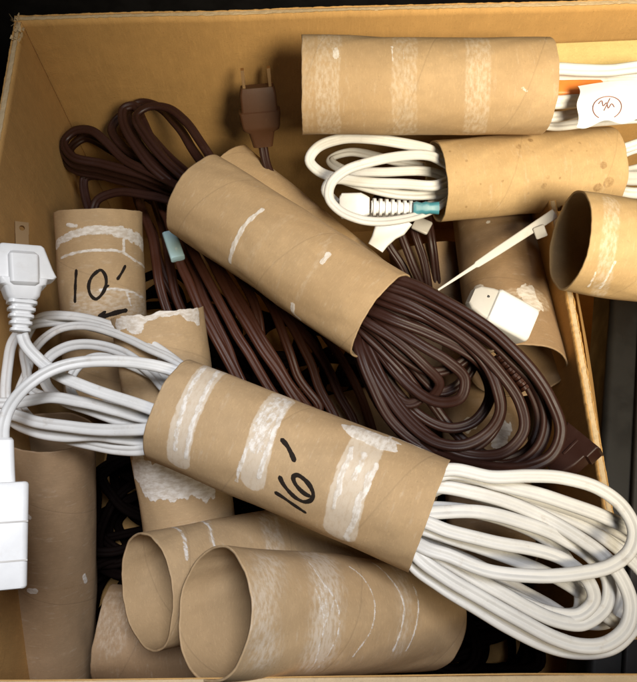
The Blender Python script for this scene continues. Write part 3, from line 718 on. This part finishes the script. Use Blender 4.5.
# brown socket end with ridges and the flared head by the divider
s0, s1 = at(500, 352, 72), at(548, 412, 66)
f_ = frame(s0, s1 - s0, (0.1, 0, 1)); LS = np.linalg.norm(s1 - s0)
so = put('socket', join(ridges(f_, 6, 3.4, 5.0, 4.4, .78, 1.0)), 'brown_red', BR)
t0, t1 = at(558, 466, 82), at(584, 440, 86)
ft = frame(t0, t1 - t0, norm(CAM - t0) + np.array([-.3, .3, 0])); LT = np.linalg.norm(t1 - t0)
pg = put('plug', loft(ft, [(-3, 4, 3.5, 1.5), (0, 5.5, 4.2, 1.5), (LT * .3, 6.6, 4.6, 1.2), (LT * .62, 6.8, 4.6, 1.0), (LT * .66, 8.0, 4.8, 1.0), (LT, 8.2, 4.8, 1.0), (LT + .8, 9.0, 4.6, 1.0)]), 'brown', BR)

for q in (-1, 1):
    put('slot', rbox(frame(t1 + ft[1] * .2 + ft[3] * 4.2 * q - ft[2] * 2.2, ft[1], ft[2]), .85, .7, 2.4, .3, .2), 'black', pg)
put('rib', rbox(frame(t0 + ft[1] * LT * .3 + ft[2] * 4.4, ft[1], ft[2]), LT * .55, .6, .7, .3, .3), 'brown', pg)

# second brown cord falling behind, with a pale blue tag
B2 = thing('extension_cord', 'reddish brown cord running down behind the tubes with a pale blue tag near its top', 'extension cord', 'extension cords packed with the tubes')
sw = Sweep()
paths = [([(150, 175, 30), (162, 205, 36), (172, 235, 44), (186, 275, 46), (205, 318, 44), (228, 362, 38), (250, 405, 28), (270, 430, 20)], 12),
         ([(165, 180, 34), (180, 220, 36), (196, 258, 38), (218, 300, 36), (244, 345, 32), (270, 390, 24), (290, 420, 16)], 0),
         ([(180, 190, 30), (200, 240, 32), (222, 280, 34), (248, 325, 32), (278, 372, 26), (304, 410, 18)], 8),
         ([(190, 220, 26), (216, 262, 30), (240, 300, 30), (264, 342, 28), (290, 384, 20), (312, 415, 12)], -5),
         ([(175, 215, 22), (190, 262, 26), (206, 300, 26), (226, 345, 22), (248, 395, 16), (262, 425, 10)], 0),
         ([(215, 250, 18), (240, 275, 22), (256, 310, 22), (264, 350, 16), (290, 400, 6)], 10),
         ([(230, 260, 10), (262, 290, 14), (282, 330, 14), (296, 372, 8), (318, 410, 0)], 20),
         ([(150, 195, 16), (166, 240, 18), (172, 280, 18), (186, 320, 14), (206, 370, 10)], 0),
         ([(140, 200, 24), (152, 240, 26), (158, 275, 26), (168, 312, 20), (190, 360, 12), (215, 400, 4)], 10),
         ([(138, 195, 8), (152, 232, 8), (160, 262, 6), (176, 300, 0), (200, 350, -8)], -10),
         ([(240, 270, 8), (272, 300, 8), (300, 340, 6), (316, 380, 2), (340, 430, -2), (352, 470, -6)], 10),
         ([(250, 280, 0), (290, 318, 0), (318, 350, -2), (338, 390, -6), (356, 430, -8), (366, 470, -10)], 0),
         ([(265, 280, -10), (300, 306, -10), (332, 345, -10), (356, 385, -12), (372, 430, -14), (380, 480, -16)], 15)]
for k, (p, ro) in enumerate(paths): A(p, r=1.6, roll=ro, wob=.6, flip=k % 2 == 1)
sw.build('cable', 'brown_red', B2)
p0, p1 = at(169, 233, 47.5), at(178, 259, 49)
put('cord_tag', rbox(frame(p0, p1 - p0, norm(CAM - p0) + np.array([.1, 0, 0])), np.linalg.norm(p1 - p0), 3.6, 2.2, 1.2, .3), 'blue_tag', B2)

# added near-black cord heap under everything else, so the gaps go dark
B5 = thing('extension_cord', 'near-black cord heap added on the box floor to darken the gaps above it', 'extension cord', 'extension cords packed with the tubes')
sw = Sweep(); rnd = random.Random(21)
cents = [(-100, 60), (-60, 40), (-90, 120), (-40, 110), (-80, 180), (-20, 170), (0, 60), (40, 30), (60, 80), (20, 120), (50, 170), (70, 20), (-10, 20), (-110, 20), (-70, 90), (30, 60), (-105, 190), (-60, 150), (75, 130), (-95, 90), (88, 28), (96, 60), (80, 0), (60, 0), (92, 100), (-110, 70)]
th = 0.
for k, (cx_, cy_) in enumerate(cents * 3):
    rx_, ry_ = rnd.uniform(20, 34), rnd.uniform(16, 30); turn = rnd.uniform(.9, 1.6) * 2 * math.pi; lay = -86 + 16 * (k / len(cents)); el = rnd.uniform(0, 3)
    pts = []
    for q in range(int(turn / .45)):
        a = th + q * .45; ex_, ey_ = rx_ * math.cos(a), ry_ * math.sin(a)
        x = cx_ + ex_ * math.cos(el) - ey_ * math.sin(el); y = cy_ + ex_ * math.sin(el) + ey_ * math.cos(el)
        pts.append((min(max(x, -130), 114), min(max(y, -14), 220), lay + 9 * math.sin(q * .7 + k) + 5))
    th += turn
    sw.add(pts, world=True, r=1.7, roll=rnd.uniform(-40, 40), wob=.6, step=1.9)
sw.build('cable', 'gap_shade', B5)

# brown plug standing by the back wall + its lead
B3 = thing('brown_plug', 'small brown two-prong plug pointing up against the back wall', 'plug')
q0, q1 = at(263, 145, 64), at(257, 86, 88)
fq = frame(q0, q1 - q0, norm(CAM - q0)); LQ = np.linalg.norm(q1 - q0)
put('plug_body', loft(fq, [(0, 5, 4, 2), (LQ * .25, 6.5, 4.5, 2), (LQ * .30, 9.0, 5.2, 2), (LQ * .36, 9.6, 5.4, 1.6), (LQ * .60, 10.4, 5.4, 1.6), (LQ * .62, 9.2, 4.8, 1.4), (LQ * .9, 9.0, 4.8, 1.4), (LQ, 8.2, 4.2, 1.2)]), 'plug_brown', B3)
for sx in (-6.4, 6.4):
    put('prong', blade(frame(q1 - fq[3] * sx - fq[1] * 2, fq[1] + np.array([0, 0, .1]), fq[3]), 11, 2.3, .8, 8.4), 'metal', B3)
    pe = put('prong_bar', rbox(frame(q1 - fq[3] * sx - fq[1] * 3 + fq[2] * 4, fq[1], fq[2]), 10, .9, .9, .5), 'metal', B3) if False else None
sw = Sweep()
A([(262, 138, 67), (268, 168, 56), (282, 192, 42), (310, 220, 20), (350, 245, 8)], r=1.5)
sw.build('cable', 'brown', B3)

# brown cords between the tubes in the middle, with a clear tie
B4 = thing('extension_cord', 'dark brown cord ends hanging straight down left of the strap tube', 'extension cord', 'extension cords packed with the tubes')
sw = Sweep()
A([(392, 190, 44), (398, 225, 42), (412, 262, 34), (426, 300, 20), (430, 335, 4)], r=1.45, roll=20)
A([(408, 190, 40), (414, 230, 40), (424, 262, 32), (430, 300, 18), (434, 335, 0)], r=1.4, roll=-10, flip=True)
A([(376, 200, 40), (386, 240, 34), (404, 270, 26), (420, 310, 10)], r=1.45)
A([(424, 200, 34), (432, 240, 32), (436, 275, 20), (440, 310, 8), (444, 345, -6)], r=1.4, roll=10, flip=True)
sw.build('cable', 'brown', B4)
put('clear_tie', rbox(frame(at(414, 222, 47), at(437, 232, 47) - at(414, 222, 47), (0, 0, 1)), 9, 4.0, 1.0, .8), 'grey', B4)

# ------------------------------------------------------------------ white cord of the spotted tube
W2 = thing('extension_cord', 'white cord looped out of the brown-spotted tube with a ribbed plug inside its loops', 'extension cord', 'extension cords packed with the tubes')
sw = Sweep()
A([(455, 182, 66), (431, 172, 72), (380, 172, 70), (345, 170, 68), (330, 160, 66), (350, 152, 64), (400, 162, 64), (455, 172, 66)], r=1.5, roll=10)
A([(455, 176, 76), (436, 185, 80), (400, 184, 80), (360, 182, 79), (333, 180, 78), (326, 190, 76), (336, 203, 72), (352, 212, 68), (400, 212, 66), (455, 195, 68)], r=1.6, roll=5)
A([(465, 175, 78), (440, 156, 83), (428, 149, 87), (400, 143, 92), (370, 138, 94), (340, 139, 92), (317, 147, 90), (309, 160, 87), (318, 171, 82), (345, 180, 76), (400, 195, 72), (455, 190, 72)], r=1.6, roll=0, roll1=20)
A([(465, 178, 80), (440, 160, 86), (426, 155, 92), (400, 156, 96), (370, 162, 98), (345, 171, 97), (331, 184, 95), (329, 198, 93), (340, 211, 91), (358, 219, 90), (382, 221, 87), (408, 218, 82), (436, 208, 74), (465, 192, 72)], r=1.45, roll=8, roll1=35)
A([(640, 168, 70), (660, 156, 74), (640, 148, 76), (612, 158, 74), (590, 166, 72)], r=1.6)
A([(590, 166, 74), (625, 178, 80), (660, 178, 86)], r=2.2, roll=0)
A([(590, 168, 66), (625, 192, 68), (660, 190, 70)], r=1.8, roll=30, flip=True)
A([(590, 160, 82), (625, 148, 86), (660, 136, 90)], r=1.6, roll=0)
sw.build('cable', 'white', W2)
g0, g1 = at(340, 206, 78), at(368, 206, 79)
fg = frame(g0, g1 - g0, norm(CAM - g0))
gp = put('plug', loft(fg, [(0, 4.8, 3.8, 1.5), (1, 6, 4.4, 1.6), (10, 6.2, 4.4, 1.6), (12.5, 5.0, 3.8, 1.6), (14, 4, 3.5, 1.5)]), 'white2', W2)
h0 = at(371, 207, 78)
put('strain_relief', ridges(frame(h0, at(415, 208, 77) - h0, fg[2]), 7, 2.9, 4.2, 3.8, .72, .78), 'white2', gp)
h1 = at(413, 208, 80)
put('twist_tie', loft(frame(h1, at(437, 208, 80) - h1, fg[2]), [(0, 2.6, 2.4, 1.8), (1.5, 3.1, 2.8, 2), (4, 2.5, 2.3, 1.8), (6, 3.1, 2.9, 2), (8, 2.6, 2.4, 1.8), (12, 3., 2.8, 2)]), 'teal', W2)
k0, k1 = at(392, 222, 66), at(374, 250, 60)
put('flat_plug_end', loft(frame(k0, k1 - k0, norm(CAM - k0)), [(-4, 9, 2.4, 1.2), (2, 8.4, 2.6, 1.2), (6, 6, 2.6, 1.2), (11, 4.6, 2.6, 1.2), (15, 4.2, 2.0, 1.)]), 'white2', W2)

# ------------------------------------------------------------------ white cord leaving the top tube, with tag
W1 = thing('extension_cord', 'white cord leaving the right end of the top tube beneath a circled paper tag', 'extension cord', 'extension cords packed with the tubes')
sw = Sweep()
A([(515, 78, 118), (552, 69, 122), (580, 70, 122), (610, 70, 121), (660, 66, 120)], r=1.7)
A([(515, 80, 110), (552, 78, 114), (580, 78, 114), (615, 78, 113), (660, 76, 112)], r=1.5, roll=20, flip=True)
A([(515, 98, 112), (550, 102, 114), (580, 101, 113), (620, 104, 110), (660, 112, 104)], r=1.9)
A([(515, 108, 106), (550, 117, 106), (580, 113, 106), (620, 112, 102), (660, 118, 98)], r=1.6, roll=-15, flip=True)
A([(515, 115, 98), (550, 125, 98), (590, 122, 98), (640, 118, 96)], r=1.5)
sw.build('cable', 'white', W1)
o0 = at(545, 90, 112)
put('orange_cap', rbox(frame(o0, at(578, 90, 112) - o0, (0, 0, 1)), 26, 4.2, 3.0, 1.6), 'orange', W1)
# paper tag, slightly curled
tg0 = [at(578, 86, 124), at(660, 78, 128)]; tg1 = [at(576, 127, 120), at(660, 118, 124)]
V, F = [], []
nu, nv = 40, 24
def tagpt(u, v, off=0):
    a = tg0[0] + (tg0[1] - tg0[0]) * u; b = tg1[0] + (tg1[1] - tg1[0]) * u
    p = a + (b - a) * v
    return p + np.array([0, 0, 2.2 * math.sin(v * math.pi) + 1.0 * math.sin(u * 4) + off])
for i in range(nu + 1):
    for j in range(nv + 1):
        u, v = i / nu, j / nv
        u2 = u + (.02 * math.sin(v * 9) if i == 0 else 0)
        vv = v * (1.0 + .05 * math.sin(u * 14) - (.14 if .45 < u < .62 else 0) * 0)
        V.append(tagpt(u2, vv))
nt = len(V)
for i in range(nu + 1):
    for j in range(nv + 1): V.append(np.array(V[i * (nv + 1) + j]) - np.array([0, 0, .3]))
for i in range(nu):
    for j in range(nv):
        a = i * (nv + 1) + j; F += [(a, a + 1, a + nv + 2, a + nv + 1), (nt + a, nt + a + nv + 1, nt + a + nv + 2, nt + a + 1)]
for j in range(nv): F.append((j, nt + j, nt + j + 1, j + 1))
for i in range(nu):
    a = i * (nv + 1); b = (i + 1) * (nv + 1); F.append((a, b, nt + b, nt + a)); F.append((a + nv, nt + a + nv, nt + b + nv, b + nv))
tgo = put('paper_tag', (V, F), 'tagpaper', W1)
sw = Sweep()
def tuv(px, py):   # picture position on the tag to its own coordinates
    v = (py - 86 + (px - 578) * .1) / 41.; return ((px - 578) / 82., v)
ring = [tuv(606 + 14 * math.cos(t), 112 + 10 * math.sin(t)) for t in np.linspace(math.radians(-140), math.radians(55), 22)]
ring2 = [tuv(606 + 14 * math.cos(t), 112 + 10 * math.sin(t)) for t in np.linspace(math.radians(120), math.radians(220), 12)]
scr = [tuv(*p) for p in ((597, 109), (600, 106), (602, 111), (605, 108), (607, 113), (610, 109), (613, 112))]
scr2 = [tuv(*p) for p in ((603, 115), (608, 104))]
for st in (ring, ring2, scr, scr2):
    sw = Sweep(); sw.add([tagpt(u, v, .35) for u, v in st], r=.2, prof='round', world=True, wob=.0, step=.6)
    sw.build('handwriting', 'pencil', tgo)
# pale card lying behind that cord, along the back wall
sh = thing('yellow_card', 'pale yellow card lying along the back wall behind the top right cord', 'card')
put('card_sheet', rbox(frame(at(556, 68, 100), at(700, 62, 100) - at(556, 68, 100), (0, -.15, 1)), 90, 13, 1.0, .5, .3), 'board_yellow', sh)

# ------------------------------------------------------------------ white cube plug and strap on the upright tube
CP = thing('white_cube_plug', 'small glossy white cube plug lying on the upright tube at right of the brown loops', 'plug')
u0, u1 = at(488, 306, 90), at(528, 328, 84)
fu = frame(u0, u1 - u0, np.array([.25, -.25, 1]))
LU = np.linalg.norm(u1 - u0)
cb = put('plug_body', rbox(frame(u0 - fu[3] * 0, fu[1], fu[2]), LU, 8.0, 6.3, 2.2, 1.4), 'white2', CP)
put('plug_neck', loft(frame(u0 + fu[1] * 2, -fu[1], fu[2]), [(0, 7.4, 5.2, 1.4), (4, 7.0, 4.6, 1.4), (9, 5.6, 3.4, 1.2), (11, 3.5, 2.4, 1)]), 'grey', CP)
put('slot', rbox(frame(u0 - fu[1] * 3.5 + fu[2] * 3.6 - fu[3] * 2.2, fu[1], fu[2]), 2.6, .6, .9, .3, .2), 'darkgrey', CP)
put('seam', rbox(frame(u0 + fu[1] * LU * .5 - fu[3] * 8.02, fu[1], fu[2]), .35, .12, 6.3, .1, .05), 'grey', CP)
st = thing('plastic_strap', 'thin white plastic strap with a small catch crossing the upright tube at right', 'strap')
p0, p1 = at(438, 290, 82), at(554, 214, 92)
put('strap_band', loft(frame(p0, p1 - p0, norm(CAM - p0)), [(0, .5, .5, .3), (14, .8, .8, .3), (20, 1.0, 1, .4), (21, 1.5, 1.2, .4), (32, 1.9, 1.4, .5), (np.linalg.norm(p1 - p0), 2.3, 1.6, .6)]), 'grey', st)
c0 = at(538, 226, 92)
put('catch', rbox(frame(c0, at(543, 240, 89) - c0, norm(CAM - c0)), 5.5, 2.6, 1.8, .6), 'grey', st)

# ------------------------------------------------------------------ each assembled thing hangs on an Empty at its base
bpy.context.view_layer.update()
for e in [o for o in S.objects if o.type == 'EMPTY' and o.parent is None]:
    pts = [c.matrix_world @ Vector(q) for c in e.children_recursive if c.type == 'MESH' for q in c.bound_box]
    lo = [min(p[k] for p in pts) for k in range(3)]; hi = [max(p[k] for p in pts) for k in range(3)]
    base = Vector(((lo[0] + hi[0]) / 2, (lo[1] + hi[1]) / 2, lo[2]))
    e.location = base
    for c in e.children: c.matrix_parent_inverse = Matrix.Translation(-base)
